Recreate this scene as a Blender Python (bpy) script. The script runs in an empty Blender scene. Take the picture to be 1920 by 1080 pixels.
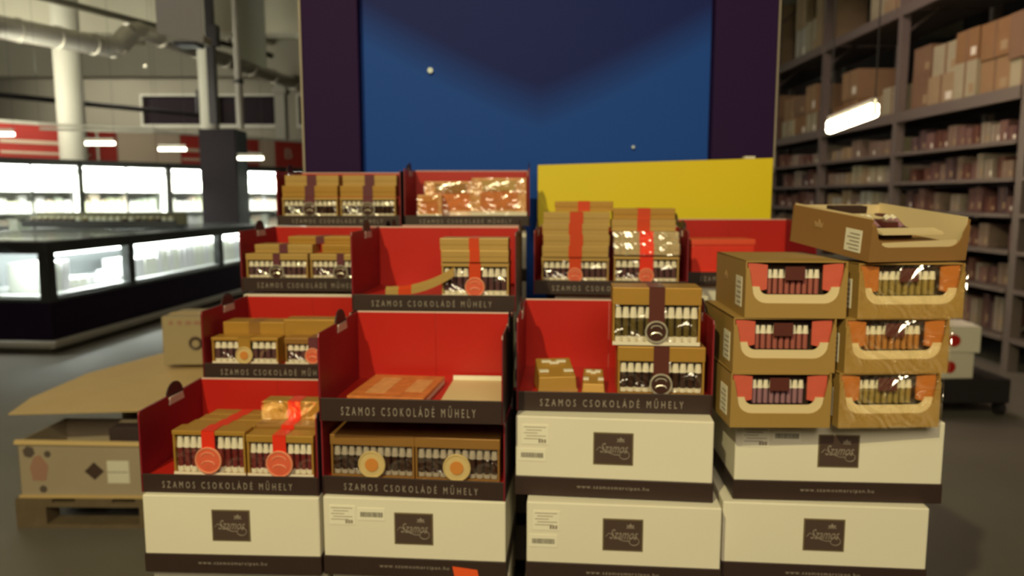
import bpy, bmesh, math, random
from mathutils import Vector, Matrix
random.seed(7)
R = math.radians
PI = math.pi
scene = bpy.context.scene
COL = scene.collection

# ------------------------------------------------------------------ camera
cam = bpy.data.cameras.new('camera')
camera = bpy.data.objects.new('camera', cam)
COL.objects.link(camera)
cam.sensor_width = 36.0
cam.lens = 1400 / 1920 * 36.0
PITCH = math.atan(168 / 1400)
camera.location = (0, 0, 1.5)
camera.rotation_euler = (PI / 2 - PITCH, 0, 0)
cam.dof.use_dof = True
cam.dof.focus_distance = 0.9
cam.dof.aperture_fstop = 4.6
cam.clip_end = 100
scene.camera = camera

# ------------------------------------------------------------------ colour management, world
scene.view_settings.view_transform = 'Standard'
scene.view_settings.look = 'None'
scene.view_settings.gamma = 1
scene.view_settings.exposure = 0.0
scene.view_settings.use_curve_mapping = False
world = bpy.data.worlds.new('world')
scene.world = world
world.use_nodes = True
world.node_tree.nodes['Background'].inputs[0].default_value = (0.3, 0.28, 0.24, 1)
world.node_tree.nodes['Background'].inputs[1].default_value = 0.05


def light(name, kind, loc, target, power, color, size=1.0, size_y=None, spot=None, blend=.3):
    l = bpy.data.lights.new(name, kind)
    l.energy = power
    l.color = color
    if kind == 'AREA':
        l.size = size
        if size_y:
            l.shape = 'RECTANGLE'
            l.size_y = size_y
    else:
        l.shadow_soft_size = size
    if kind == 'SPOT':
        l.spot_size = R(spot)
        l.spot_blend = blend
    o = bpy.data.objects.new(name, l)
    COL.objects.link(o)
    o.location = loc
    d = Vector(target) - Vector(loc)
    o.rotation_euler = d.to_track_quat('-Z', 'Y').to_euler()
    return o


WARM = (1.0, .87, .43)
light('spot_lamp', 'SPOT', (-1.5, -1.9, 4.4), (-.55, 2.0, 1.0), 600, WARM, size=.05, spot=76, blend=.7)
light('fill_light_display', 'AREA', (0.3, -1.9, 3.3), (0.2, 2.0, 1.0), 72, (1.0, .84, .55), size=2.2, size_y=1.4)  # unseen fill, added low and frontal to brighten the trays
light('fill_light_hall_near', 'AREA', (-7, 7.5, 5.1), (-7.0, 13, 2.0), 220, (1.0, .93, .72), size=4, size_y=1)  # unseen fill added for the near hall, lifts beams and fridge line
light('fill_light_hall_far', 'AREA', (-10.5, 18.8, 4.9), (-9.0, 22, 2.4), 200, (1.0, .93, .76), size=5, size_y=1)  # added wash on the back wall, no fixture modelled
light('fill_uplight_hall', 'AREA', (-8, 10.5, 2.9), (-7.0, 14.5, 5.5), 150, (1.0, .95, .76), size=5, size_y=1)  # unseen uplight added to raise the beams and ceiling
light('fill_light_banners', 'AREA', (-4.0, 3.2, 4.6), (-3.6, 8.5, 3.2), 40, (1.0, .92, .76), size=2, size_y=1)  # added fill from the camera side so the banners stay grey
light('fill_light_racking', 'AREA', (1.8, 6.2, 4.7), (4.6, 8.5, 2.0), 85, (1.0, .72, .60), size=2.5, size_y=1)  # unseen warm fill added to bring out the rack goods


# ------------------------------------------------------------------ materials
MATS = {}


def mat(name, color, rough=.6, metal=0.0, emit=None, estr=1.0, noise=0.0, nscale=40, bump=0.0, spec=.5, coat=0.0):
    if name in MATS:
        return MATS[name]
    m = bpy.data.materials.new(name)
    m.use_nodes = True
    nt = m.node_tree
    b = nt.nodes['Principled BSDF']
    b.inputs['Base Color'].default_value = (*color, 1)
    b.inputs['Roughness'].default_value = rough
    b.inputs['Metallic'].default_value = metal
    b.inputs['Specular IOR Level'].default_value = spec
    b.inputs['Coat Weight'].default_value = coat
    if emit:
        b.inputs['Emission Color'].default_value = (*emit, 1)
        b.inputs['Emission Strength'].default_value = estr
    if noise or bump:
        tc = nt.nodes.new('ShaderNodeTexCoord')
        n = nt.nodes.new('ShaderNodeTexNoise')
        n.inputs['Scale'].default_value = nscale
        n.inputs['Detail'].default_value = 4
        nt.links.new(tc.outputs['Object'], n.inputs['Vector'])
        if noise:
            mr = nt.nodes.new('ShaderNodeMapRange')
            mr.inputs['To Min'].default_value = 1 - noise
            mr.inputs['To Max'].default_value = 1 + noise
            nt.links.new(n.outputs['Fac'], mr.inputs['Value'])
            vm = nt.nodes.new('ShaderNodeVectorMath')
            vm.operation = 'SCALE'
            vm.inputs[0].default_value = color
            nt.links.new(mr.outputs['Result'], vm.inputs['Scale'])
            nt.links.new(vm.outputs['Vector'], b.inputs['Base Color'])
        if bump:
            bp = nt.nodes.new('ShaderNodeBump')
            bp.inputs['Strength'].default_value = bump
            bp.inputs['Distance'].default_value = .01
            nt.links.new(n.outputs['Fac'], bp.inputs['Height'])
            nt.links.new(bp.outputs['Normal'], b.inputs['Normal'])
    MATS[name] = m
    return m


def film_mat(name, tint=(1, 1, 1), gloss=.07, scale=20, strength=.6, add=False):
    m = bpy.data.materials.new(name)
    m.use_nodes = True
    nt = m.node_tree
    nt.nodes.clear()
    out = nt.nodes.new('ShaderNodeOutputMaterial')
    mix = nt.nodes.new('ShaderNodeMixShader')
    tr = nt.nodes.new('ShaderNodeBsdfTransparent')
    gl = nt.nodes.new('ShaderNodeBsdfGlossy')
    tr.inputs[0].default_value = (*tint, 1)
    gl.inputs['Roughness'].default_value = .12
    tc = nt.nodes.new('ShaderNodeTexCoord')
    n = nt.nodes.new('ShaderNodeTexNoise')
    n.inputs['Scale'].default_value = scale
    n.inputs['Distortion'].default_value = 1.2
    bp = nt.nodes.new('ShaderNodeBump')
    bp.inputs['Strength'].default_value = strength
    bp.inputs['Distance'].default_value = .02
    nt.links.new(tc.outputs['Object'], n.inputs['Vector'])
    nt.links.new(n.outputs['Fac'], bp.inputs['Height'])
    nt.links.new(bp.outputs['Normal'], gl.inputs['Normal'])
    if add:
        nt.nodes.remove(mix)
        mix = nt.nodes.new('ShaderNodeAddShader')
        gl.inputs[0].default_value = (gloss, gloss, gloss, 1)
        nt.links.new(tr.outputs[0], mix.inputs[0])
        nt.links.new(gl.outputs[0], mix.inputs[1])
    else:
        mix.inputs[0].default_value = gloss
        nt.links.new(tr.outputs[0], mix.inputs[1])
        nt.links.new(gl.outputs[0], mix.inputs[2])
    nt.links.new(mix.outputs[0], out.inputs[0])
    return m


CREAM = mat('white_carton_board', (.78, .74, .64), .62, noise=.03, nscale=8)
BAND = mat('dark_brown_print', (.035, .018, .016), .5, noise=.1, nscale=20)
LOGO = mat('logo_brown', (.075, .045, .038), .5)
LOGOEDGE = mat('logo_olive_edge', (.17, .13, .07), .5)
INK = mat('grey_ink', (.30, .25, .21), .5)
INKL = mat('pale_ink', (.34, .29, .25), .5)
INKD = mat('dark_ink', (.10, .08, .06), .6)
LABELW = mat('sticker_paper', (.84, .81, .70), .5)
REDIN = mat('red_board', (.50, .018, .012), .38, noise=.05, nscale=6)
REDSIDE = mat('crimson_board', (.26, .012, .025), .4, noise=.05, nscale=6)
DARKOUT = mat('dark_board_outside', (.030, .014, .020), .5)
EDGE = mat('paper_edge', (.75, .55, .50), .7)
GOLD = mat('gold_card', (.46, .25, .045), .42, .25, noise=.08, nscale=14)
GOLDP = mat('pale_gold_card', (.50, .32, .10), .42, .2, noise=.08, nscale=14)
GOLDD = mat('brown_gold_card', (.34, .17, .045), .4, .25, noise=.08, nscale=14)
INNER = mat('dark_box_inside', (.05, .022, .014), .7)
CHOC = mat('dark_praline_foil', (.055, .022, .014), .35, .2)
CHOCRED = mat('claret_praline_foil', (.22, .03, .03), .35, .3)
CHOCMAU = mat('mauve_praline_foil', (.15, .07, .08), .35, .3)
CHOCAMB = mat('amber_praline_foil', (.30, .13, .04), .35, .3)
CHOCGRN = mat('olive_praline_foil', (.17, .12, .035), .35, .3)
PAPER = mat('white_paper_cup', (.80, .74, .62), .6)
PAPERG = mat('grey_paper_cup', (.42, .36, .30), .6)
RIBRED = mat('red_ribbon', (.78, .035, .015), .35, noise=.05)
RIBORG = mat('orange_red_ribbon', (.62, .06, .015), .35, noise=.05)
RIBBRN = mat('brown_ribbon', (.11, .03, .025), .35)
RIBMAU = mat('plum_ribbon', (.14, .04, .055), .35)
SEALRED = mat('salmon_seal', (.72, .13, .07), .4, noise=.15, nscale=60)
SEALCRM = mat('cream_seal', (.62, .47, .22), .4, noise=.1, nscale=60)
SEALORG = mat('orange_seal_centre', (.62, .24, .05), .4)
SEALDRK = mat('dark_seal', (.06, .025, .02), .3)
SILVER = mat('silver_ring', (.82, .78, .68), .25, .6)
CARD = mat('cardboard', (.66, .47, .22), .75, noise=.06, nscale=7)
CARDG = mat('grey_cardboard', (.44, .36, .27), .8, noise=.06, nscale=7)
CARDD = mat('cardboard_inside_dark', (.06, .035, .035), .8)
OCHRE = mat('ochre_carton', (.36, .22, .06), .6, noise=.06, nscale=9)
OCHREB = mat('brown_carton', (.30, .155, .05), .6, noise=.06, nscale=9)
PINKC = mat('salmon_corner', (.62, .11, .07), .5, noise=.12, nscale=30)
ORANC = mat('orange_corner', (.52, .17, .03), .5, noise=.12, nscale=30)
LINER = mat('cream_liner', (.74, .60, .36), .55)
WOOD = mat('pallet_wood', (.16, .115, .07), .8, noise=.25, nscale=18)
BLUE1 = mat('blue_panel', (.016, .045, .13), .45)
YELLOW = mat('yellow_board', (.90, .70, .010), .5, noise=.03, nscale=3)
PURPLE = mat('purple_border', (.028, .010, .060), .7, spec=.12)
BLACK = mat('black_metal', (.02, .017, .02), .5)
FREEZD = mat('freezer_dark_base', (.012, .006, .017), .7, spec=.08)
GREYR = mat('grey_bumper', (.30, .28, .24), .6)
DGREY = mat('dark_grey_metal', (.032, .034, .032), .5, .2)
WHITEM = mat('white_enamel', (.8, .8, .78), .4)
WHITEC = mat('white_column_paint', (.46, .45, .38), .7, noise=.05, nscale=2)
BEAMM = mat('pale_beam_concrete', (.50, .48, .38), .85, noise=.06, nscale=1.5)
CEILM = mat('ceiling_sheet', (.30, .28, .21), .85, noise=.08, nscale=1.2)
WALLM = mat('hall_wall_paint', (.24, .225, .175), .85, noise=.08, nscale=.8)
WALLD = mat('dark_wall_paint', (.05, .04, .04), .9)
DUCT = mat('galvanised_duct', (.50, .48, .42), .32, .75, noise=.08, nscale=5)
RACKM = mat('rack_steel', (.20, .165, .15), .5, .2, noise=.08, nscale=5)
BANNER = mat('grey_banner', (.33, .31, .29), .8)
BANNER2 = mat('blue_grey_banner', (.28, .31, .28), .8)
REDSIGN = mat('red_sign', (.36, .028, .02), .6, noise=.1, nscale=4)
BEIGES = mat('beige_sign', (.52, .42, .32), .7, noise=.06, nscale=4)
TUBE = mat('fluorescent_tube', (1, 1, 1), .5, emit=(1, .93, .72), estr=7)
TUBEC = mat('cool_led_strip', (1, 1, 1), .5, emit=(.95, 1, .92), estr=12)
LAMPE = mat('aisle_lamp_glow', (1, 1, 1), .5, emit=(1, .86, .52), estr=22)
WINDM = mat('night_window', (.012, .006, .010), .6, spec=.1)
FILM = film_mat('cellophane', (.97, .97, .97), .09, 20, .6, True)
FILMS = film_mat('shiny_cellophane', (.94, .94, .92), .32, 13, 1.0, True)
LIDG = film_mat('freezer_lid_glass', (.9, .93, .92), .7, 1, 0)
GLASS = film_mat('clear_glass', (.93, .96, .95), .07, 1, 0)
ORPRINT = mat('orange_print', (.62, .20, .05), .35, noise=.45, nscale=45)
ORPALE = mat('pale_orange_print', (.70, .36, .14), .35, noise=.35, nscale=50)
REDPACK = mat('bright_red_pack', (.80, .05, .03), .4, noise=.1, nscale=25)
STICKO = mat('orange_sticker', (.85, .10, .02), .5)
GREENB = mat('olive_green_goods', (.10, .10, .055), .6, noise=.3, nscale=30)

# blue panel: lighter blue below, turning softly to deep navy above a V-shaped edge
m = bpy.data.materials.new('blue_navy_v')
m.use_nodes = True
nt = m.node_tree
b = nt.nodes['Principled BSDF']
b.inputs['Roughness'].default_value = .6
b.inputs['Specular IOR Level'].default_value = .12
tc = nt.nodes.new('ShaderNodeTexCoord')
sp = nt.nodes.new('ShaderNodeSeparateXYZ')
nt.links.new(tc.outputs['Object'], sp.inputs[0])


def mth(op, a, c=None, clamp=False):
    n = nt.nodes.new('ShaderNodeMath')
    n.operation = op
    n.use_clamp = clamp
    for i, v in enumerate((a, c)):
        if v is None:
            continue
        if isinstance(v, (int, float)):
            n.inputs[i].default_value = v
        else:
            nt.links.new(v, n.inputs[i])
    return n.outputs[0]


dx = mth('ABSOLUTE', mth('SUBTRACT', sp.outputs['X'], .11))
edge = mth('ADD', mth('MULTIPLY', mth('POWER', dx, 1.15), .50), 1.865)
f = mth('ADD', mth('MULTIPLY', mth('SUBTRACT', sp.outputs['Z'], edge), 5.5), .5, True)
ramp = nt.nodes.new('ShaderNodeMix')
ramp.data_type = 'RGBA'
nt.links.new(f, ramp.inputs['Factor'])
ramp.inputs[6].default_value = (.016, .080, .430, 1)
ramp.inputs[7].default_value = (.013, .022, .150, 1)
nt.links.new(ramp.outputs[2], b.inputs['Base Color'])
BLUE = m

# floor
m = bpy.data.materials.new('polished_floor')
m.use_nodes = True
nt = m.node_tree
b = nt.nodes['Principled BSDF']
tc = nt.nodes.new('ShaderNodeTexCoord')
n1 = nt.nodes.new('ShaderNodeTexNoise')
n1.inputs['Scale'].default_value = 1.3
n1.inputs['Detail'].default_value = 8
nt.links.new(tc.outputs['Object'], n1.inputs['Vector'])
rp = nt.nodes.new('ShaderNodeValToRGB')
rp.color_ramp.elements[0].color = (.125, .112, .095, 1)
rp.color_ramp.elements[1].color = (.19, .175, .15, 1)
nt.links.new(n1.outputs['Fac'], rp.inputs[0])
nt.links.new(rp.outputs[0], b.inputs['Base Color'])
b.inputs['Roughness'].default_value = .55
FLOORM = m


# ------------------------------------------------------------------ mesh helpers
class MB:
    def __init__(s):
        s.v, s.f, s.m = [], [], []

    def box(s, x0, x1, y0, y1, z0, z1, m=0):
        o = len(s.v)
        s.v += [(x0, y0, z0), (x1, y0, z0), (x1, y1, z0), (x0, y1, z0), (x0, y0, z1), (x1, y0, z1), (x1, y1, z1), (x0, y1, z1)]
        for q in ((0, 3, 2, 1), (4, 5, 6, 7), (0, 1, 5, 4), (1, 2, 6, 5), (2, 3, 7, 6), (3, 0, 4, 7)):
            s.f.append([o + i for i in q])
            s.m.append(m)
        return s

    def hexa(s, pts, m=0):
        o = len(s.v)
        s.v += list(pts)
        for q in ((0, 3, 2, 1), (4, 5, 6, 7), (0, 1, 5, 4), (1, 2, 6, 5), (2, 3, 7, 6), (3, 0, 4, 7)):
            s.f.append([o + i for i in q])
            s.m.append(m)
        return s

    def tube(s, p0, p1, r, n=12, m=0, r1=None):
        p0, p1 = Vector(p0), Vector(p1)
        d = (p1 - p0).normalized()
        a = d.orthogonal().normalized()
        c = d.cross(a)
        o = len(s.v)
        r1 = r if r1 is None else r1
        for p, rr in ((p0, r), (p1, r1)):
            for i in range(n):
                t = 2 * PI * i / n
                s.v.append(tuple(p + (a * math.cos(t) + c * math.sin(t)) * rr))
        for i in range(n):
            j = (i + 1) % n
            s.f.append([o + i, o + j, o + n + j, o + n + i])
            s.m.append(m)
        s.f.append([o + i for i in range(n)][::-1])
        s.f.append([o + n + i for i in range(n)])
        s.m += [m, m]
        return s

    def polytube(s, pts, r, n=8, m=0):
        for a, c in zip(pts, pts[1:]):
            s.tube(a, c, r, n, m)
        return s

    def prism(s, pts, fn, t0, t1, m=0):
        """polygon pts (u,v) extruded from t0 to t1; fn(u,v,t) -> xyz"""
        o = len(s.v)
        n = len(pts)
        s.v += [fn(u, v, t0) for u, v in pts] + [fn(u, v, t1) for u, v in pts]
        for i in range(n):
            j = (i + 1) % n
            s.f.append([o + i, o + j, o + n + j, o + n + i])
            s.m.append(m)
        s.f.append([o + i for i in range(n)][::-1])
        s.f.append([o + n + i for i in range(n)])
        s.m += [m, m]
        return s

    def front(s, pts, y0, y1, m=0):
        return s.prism(pts, lambda u, v, t: (u, t, v), y0, y1, m)

    def torus(s, c, r, rr, n=20, k=6, m=0):
        """ring facing -Y"""
        o = len(s.v)
        for i in range(n):
            t = 2 * PI * i / n
            for j in range(k):
                p = 2 * PI * j / k
                q = r + rr * math.cos(p)
                s.v.append((c[0] + q * math.cos(t), c[1] + rr * math.sin(p), c[2] + q * math.sin(t)))
        for i in range(n):
            for j in range(k):
                a, b_ = (i + 1) % n, (j + 1) % k
                s.f.append([o + i * k + j, o + a * k + j, o + a * k + b_, o + i * k + b_])
                s.m.append(m)
        return s

    def mesh(s, name, mats):
        me = bpy.data.meshes.new(name)
        me.from_pydata([tuple(v) for v in s.v], [], s.f)
        for x in (mats if isinstance(mats, (list, tuple)) else [mats]):
            me.materials.append(x)
        me.polygons.foreach_set('material_index', s.m)
        bm = bmesh.new()
        bm.from_mesh(me)
        bmesh.ops.recalc_face_normals(bm, faces=bm.faces)
        bm.to_mesh(me)
        bm.free()
        return me

    def build(s, name, mats, parent=None, loc=(0, 0, 0), rot=(0, 0, 0), bevel=0):
        return obj(name, s.mesh(name, mats), parent, loc, rot, bevel)


def obj(name, me, parent=None, loc=(0, 0, 0), rot=(0, 0, 0), bevel=0):
    o = bpy.data.objects.new(name, me)
    COL.objects.link(o)
    o.location = loc
    o.rotation_euler = rot
    if parent:
        o.parent = parent
    if bevel:
        bv = o.modifiers.new('bevel', 'BEVEL')
        bv.width = bevel
        bv.segments = 2
        bv.limit_method = 'ANGLE'
    return o


def tag(o, label=None, cat=None, group=None, kind=None):
    if label:
        o['label'] = label
    if cat:
        o['category'] = cat
    if group:
        o['group'] = group
    if kind:
        o['kind'] = kind
    return o


def thing(name, label, cat, loc=(0, 0, 0), rz=0, group=None, rot=None):
    o = bpy.data.objects.new(name, None)
    COL.objects.link(o)
    o.empty_display_size = .05
    o.location = loc
    o.rotation_euler = rot if rot else (0, 0, R(rz))
    return tag(o, label, cat, group)


TEXTS = {}


def text_mesh(txt, spacing=1.0, shear=0.0):
    key = (txt, spacing, shear)
    if key in TEXTS:
        return TEXTS[key]
    c = bpy.data.curves.new('text', 'FONT')
    c.body = txt
    c.space_character = spacing
    c.shear = shear
    c.resolution_u = 2
    o = bpy.data.objects.new('text', c)
    COL.objects.link(o)
    bpy.context.view_layer.update()
    me = bpy.data.meshes.new_from_object(o.evaluated_get(bpy.context.evaluated_depsgraph_get()))
    bpy.data.objects.remove(o)
    xs = [v.co.x for v in me.vertices]
    ys = [v.co.y for v in me.vertices]
    TEXTS[key] = (me, min(xs), max(xs), min(ys), max(ys))
    return TEXTS[key]


def text_obj(name, txt, parent, cx, y, cz, w, h, material, spacing=1.0, shear=0.0):
    """flat print facing -Y, w wide, h high, centred on cx, cz"""
    me, x0, x1, y0, y1 = text_mesh(txt, spacing, shear)
    me = me.copy()
    sx, sy = w / (x1 - x0), h / (y1 - y0)
    for v in me.vertices:
        X, Y = v.co.x, v.co.y
        v.co = (cx + (X - (x0 + x1) / 2) * sx, y, cz + (Y - (y0 + y1) / 2) * sy)
    me.materials.clear()
    me.materials.append(material)
    return obj(name, me, parent)


# ------------------------------------------------------------------ the building shell
def struct(name, mb, m, **k):
    return tag(mb.build(name, m, **k), kind='structure')


struct('floor', MB().box(-18, 9, -5, 24, -.1, 0), FLOORM)
struct('ceiling', MB().box(-18, 9, -5, 24, 5.3, 5.4), CEILM)
struct('wall_left', MB().box(-18, -17.9, -5, 24, 0, 5.3), WALLM)
struct('wall_right', MB().box(7.6, 7.7, -5, 24, 0, 5.3), WALLD)
struct('wall_front', MB().box(-18, 9, -5, -4.9, 0, 5.3), WALLD)
# back wall with two window openings
wb = MB()
WZ0, WZ1 = 3.62, 4.42
wins = [(-10.65, -8.95), (-8.45, -6.65), (-6.15, -4.5)]
xs = [-18] + [q for w_ in wins for q in w_] + [9]
wb.box(-18, 9, 22, 22.2, 0, WZ0).box(-18, 9, 22, 22.2, WZ1, 5.3)
for i in range(0, len(xs), 2):
    wb.box(xs[i], xs[i + 1], 22, 22.2, WZ0, WZ1)
struct('wall_back', wb, WALLM)
for i, (a, c) in enumerate(wins):
    w_ = struct('window_%d' % (i + 1), MB().box(a, c, 22.12, 22.16, WZ0, WZ1), WINDM)
    fr = MB()
    fr.box(a - .06, c + .06, 21.95, 22.0, WZ0 - .1, WZ0).box(a - .06, c + .06, 21.97, 22.0, WZ1, WZ1 + .06)
    fr.box(a - .06, a, 21.97, 22.0, WZ0, WZ1).box(c, c + .06, 21.97, 22.0, WZ0, WZ1)
    fr.build('window_frame', WHITEC, w_)
# transverse beams
for i, y in enumerate((8.6, 13.0, 17.5)):
    struct('trim_%d' % (i + 1), MB().box(-17.9, 7.6, y, y + .45, 4.27, 5.3), BEAMM)
# longitudinal secondary ribs on the ceiling
for i, x in enumerate((-14, -11, -8.5, -5.6)):
    struct('trim_%d' % (i + 4), MB().box(x, x + .18, 9.05, 22, 4.95, 5.3), BEAMM)

# columns
cl = thing('round_column', 'white painted hall column rising behind the leftmost bright wall fridges', 'column', (-7.03, 12.15, 0), group=None)
MB().tube((0, 0, 0), (0, 0, 5.3), .20, 24).build('shaft', WHITEC, cl)
MB().box(-.26, .26, -.26, .26, 0, .12).build('base', WHITEC, cl)
cl = thing('clad_column', 'white column with dark square cladding around its lower half beside the display', 'column', (-4.80, 12.6, 0))
MB().tube((-.20, 0, 2.6), (-.20, 0, 5.3), .15, 24).build('shaft', WHITEC, cl)
MB().box(-.30, .30, -.25, .3, 0, 2.62).build('cladding', mat('dark_cladding', (.016, .012, .015), .7, spec=.15), cl, bevel=.01)
cl = thing('square_column', 'far pale square column between the dark windows of the back wall', 'column', (-5.9, 19.5, 0))
MB().box(-.13, .13, -.13, .13, 0, 5.3).build('shaft', WHITEC, cl)
MB().box(-.18, .18, -.18, .18, 4.15, 4.27).build('bracket', WHITEC, cl)

# poles hanging next to the clad column
pl = thing('black_pole', 'thin black pole with a small box, hanging down to the dark clad column', 'pole', (-4.50, 11.5, 0))
MB().box(-.055, .055, -.05, .05, 2.62, 5.3).build('rod', BLACK, pl)
MB().box(-.03, .13, -.12, .05, 3.75, 4.05).build('junction_box', BLACK, pl)
pl = thing('grey_pipe', 'pale grey vertical pipe beside the thin black pole', 'pipe', (-4.42, 12.1, 0))
MB().tube((0.1, 0, 2.6), (.1, 0, 5.3), .06).build('tube', mat('grey_pipe', (.33, .31, .27), .6), pl)
MB().tube((0.1, 0, 3.3), (.1, 0, 3.36), .075).build('clamp', DGREY, pl)

# duct
du = thing('ventilation_duct', 'long shiny round duct running under the pale roof beams', 'duct', (0, 0, 0))
A = Vector((-7.3, 7.6, 3.58)); B = Vector((-5.95, 11.4, 3.72))
MB().tube(A, B, .145, 20).build('duct_run', DUCT, du)
for k in range(7):
    p = A.lerp(B, (k + .5) / 7)
    d = (B - A).normalized()
    MB().tube(p - d * .02, p + d * .02, .158, 20).build('joint_ring', DUCT, du)
C_ = Vector((-5.72, 11.9, 4.05)); D_ = Vector((-4.95, 18, 4.12))
MB().polytube([B, (-5.9, 11.5, 3.75), (-5.8, 11.7, 3.98), C_], .15, 16).build('elbow', DUCT, du)
MB().tube(C_, D_, .13, 20).build('duct_run', DUCT, du)
for k in range(6):
    p = C_.lerp(D_, (k + .5) / 6)
    d = (D_ - C_).normalized()
    MB().tube(p - d * .02, p + d * .02, .143, 16).build('joint_ring', DUCT, du)
du = thing('upper_duct', 'thin dark rail running just above the shiny round duct', 'rail', (0, 0, 0))
MB().tube((-7.1, 7.6, 4.08), (-5.0, 16, 4.45), .05, 12).build('tube', mat('brown_pipe', (.12, .11, .08), .6), du)
for k in range(4):
    MB().box(-6.79 + k * .475, -6.76 + k * .475, 8.9 + k * 1.9, 8.93 + k * 1.9, 4.2 + k * .08, 5.3).build('hanger', DGREY, du)
ca = thing('cable_tray', 'dark sloping cable tray on the far left wall area above the red signs', 'cable tray', (0, 0, 0))
MB().tube((-11.5, 15.6, 3.70), (-8.2, 19.9, 3.66), .06, 8).build('tray', BLACK, ca)
MB().tube((-8.2, 19.9, 3.66), (-8.2, 19.9, 4.3), .04, 8).build('drop', BLACK, ca)

# hanging banners
for (x, y, w, z0, z1, sl, mm, lab) in ((-2.58, 6.0, .36, 2.70, 3.5, .07, BANNER, 'wide grey hanging banner with a slanted lower edge near the black pole'),
                                       (-2.22, 6.6, .22, 2.60, 3.5, .10, BANNER2, 'narrow blue grey hanging banner close to the blue display')):
    b_ = thing('hanging_banner', lab, 'banner', (x, y, 0))
    MB().front([(-w / 2, z0 + sl), (w / 2, z0), (w / 2, z1), (-w / 2, z1)], -.006, .006).build('cloth', mm, b_)
    MB().tube((-w / 2 - .03, 0, z1), (w / 2 + .03, 0, z1), .012).build('rod', DGREY, b_)
    MB().tube((0, 0, z1), (0, 0, 5.3), .004, 6).build('wire', DGREY, b_)
pj = thing('projector_lamp', 'small white floodlight with dark underside near the grey banner', 'lamp', (-3.05, 7.3, 2.95))
MB().box(-.16, .16, -.12, .12, 0, .07).build('housing', WHITEC, pj, bevel=.01)
MB().box(-.1, .1, -.125, .08, -.03, .0).build('lens_frame', BLACK, pj)
MB().tube((.12, -.13, .38), (.12, -.05, .38), .03).build('bulb', LAMPE, pj)
MB().tube((.12, 0, .07), (.12, 0, 2.35), .008, 6).build('wire', DGREY, pj)

# ------------------------------------------------------------------ wall fridges
P0 = Vector((-7.17, 10.45, 0)); DV = Vector((2.97, 3.55, 0))
ang = math.atan2(DV.y, DV.x)
UL = DV.length
GOODS = [mat('goods_pale_%d' % i, c, .6) for i, c in enumerate(((.8, .8, .72), (.7, .72, .5), (.75, .62, .5), (.55, .6, .5), (.8, .78, .8)))]
for i, t in enumerate((-.62, -.33, -.045, .24, .53, .815, 1.10)):
    p = P0 + DV * t
    L = UL * .285 - .02
    names = ['outermost', 'first fully seen', 'second', 'third', 'fourth', 'fifth', 'sixth']
    fr = thing('wall_fridge', 'brightly lit glass fronted wall fridge, %s one from the far end of the line' % ['seventh', 'sixth', 'fifth', 'fourth', 'third', 'second', 'first'][i], 'fridge', (p.x, p.y, 0), math.degrees(ang), 'wall fridges under the red signs')
    MB().box(0, L, .66, .7, .0, 2.0).box(0, L, 0, .7, 0, .25).box(0, .03, 0, .7, 0, 2.0).box(L - .03, L, 0, .7, 0, 2.0).build('cabinet', WHITEM, fr)
    MB().box(0, L, -.02, .7, 1.98, 2.07).build('canopy', DGREY, fr)
    MB().box(.04, L - .04, .02, .06, 1.93, 1.97).build('led_strip', TUBEC, fr)
    for z in (.6, .95, 1.28, 1.6):
        MB().box(.03, L - .03, .15, .66, z, z + .02).build('shelf', WHITEM, fr)
    for k in (0, .5, 1):
        w = .05 if k != .5 else .025
        MB().box(max(0, k * L - w / 2), min(L, k * L + w / 2), -.03, -.005, .25, 1.98).build('door_frame', DGREY, fr)
    MB().box(.02, L - .02, -.015, -.010, .3, 1.95).build('glass', GLASS, fr)
    g = MB()
    for z in (.62, .97, 1.30, 1.62):
        x = .06
        while x < L - .16:
            w = random.uniform(.07, .14)
            g.box(x, x + w, .2, .4, z, z + random.uniform(.15, .26), random.randrange(5))
            x += w + .015
    g.build('chilled_goods', GOODS, fr)['kind'] = 'stuff'
    lp = fr.matrix_basis @ Vector((L / 2, .10, 1.9))
    lt = fr.matrix_basis @ Vector((L / 2, .45, .9))
    light('fridge_lamp', 'AREA', (lp.x, lp.y, 1.90), (lt.x, lt.y, .9), 120, (1, 1, .90), size=L * .9, size_y=.15)

# sign fascia above the fridges
fa = thing('sign_fascia', 'long red and beige sign band above the bright wall fridges', 'sign', (P0.x - 1.07, P0.y + .9, 0), math.degrees(ang))
segs = [(-1.6, .35, 0), (.39, 1.9, 0), (1.96, 2.23, 0), (2.25, 2.9, 1), (2.92, 3.35, 1), (3.37, 3.74, 0), (3.8, 4.45, 0), (4.5, 4.95, 0), (4.98, 5.3, 1), (5.34, 6.6, 0)]
for a, c, k in segs:
    MB().box(a, c, 0, .05, 2.14, 2.66).build('panel', REDSIGN if k == 0 else BEIGES, fa)
MB().box(-1.6, 6.6, -.03, 0, 2.66, 2.71).build('top_rail', WHITEC, fa)
for a, c in ((-.9, .2), (.5, 1.8), (3.38, 3.73), (4.5, 4.94)):
    MB().box(a, c, -.012, 0, 2.36, 2.42).build('stripe', BEIGES, fa)
    MB().box(a, c, -.012, 0, 2.20, 2.24).build('stripe', BEIGES, fa)
text_obj('letter', 'B', fa, 5.63, -.012, 2.42, .17, .20, BEIGES)

def at(px, py, Y):
    a = (px - 960) / 1400; b_ = (540 - py) / 1400
    dy = math.cos(PITCH) + b_ * math.sin(PITCH); dz = -math.sin(PITCH) + b_ * math.cos(PITCH)
    t = Y / dy
    return Vector((a * t, Y, 1.5 + dz * t))

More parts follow.
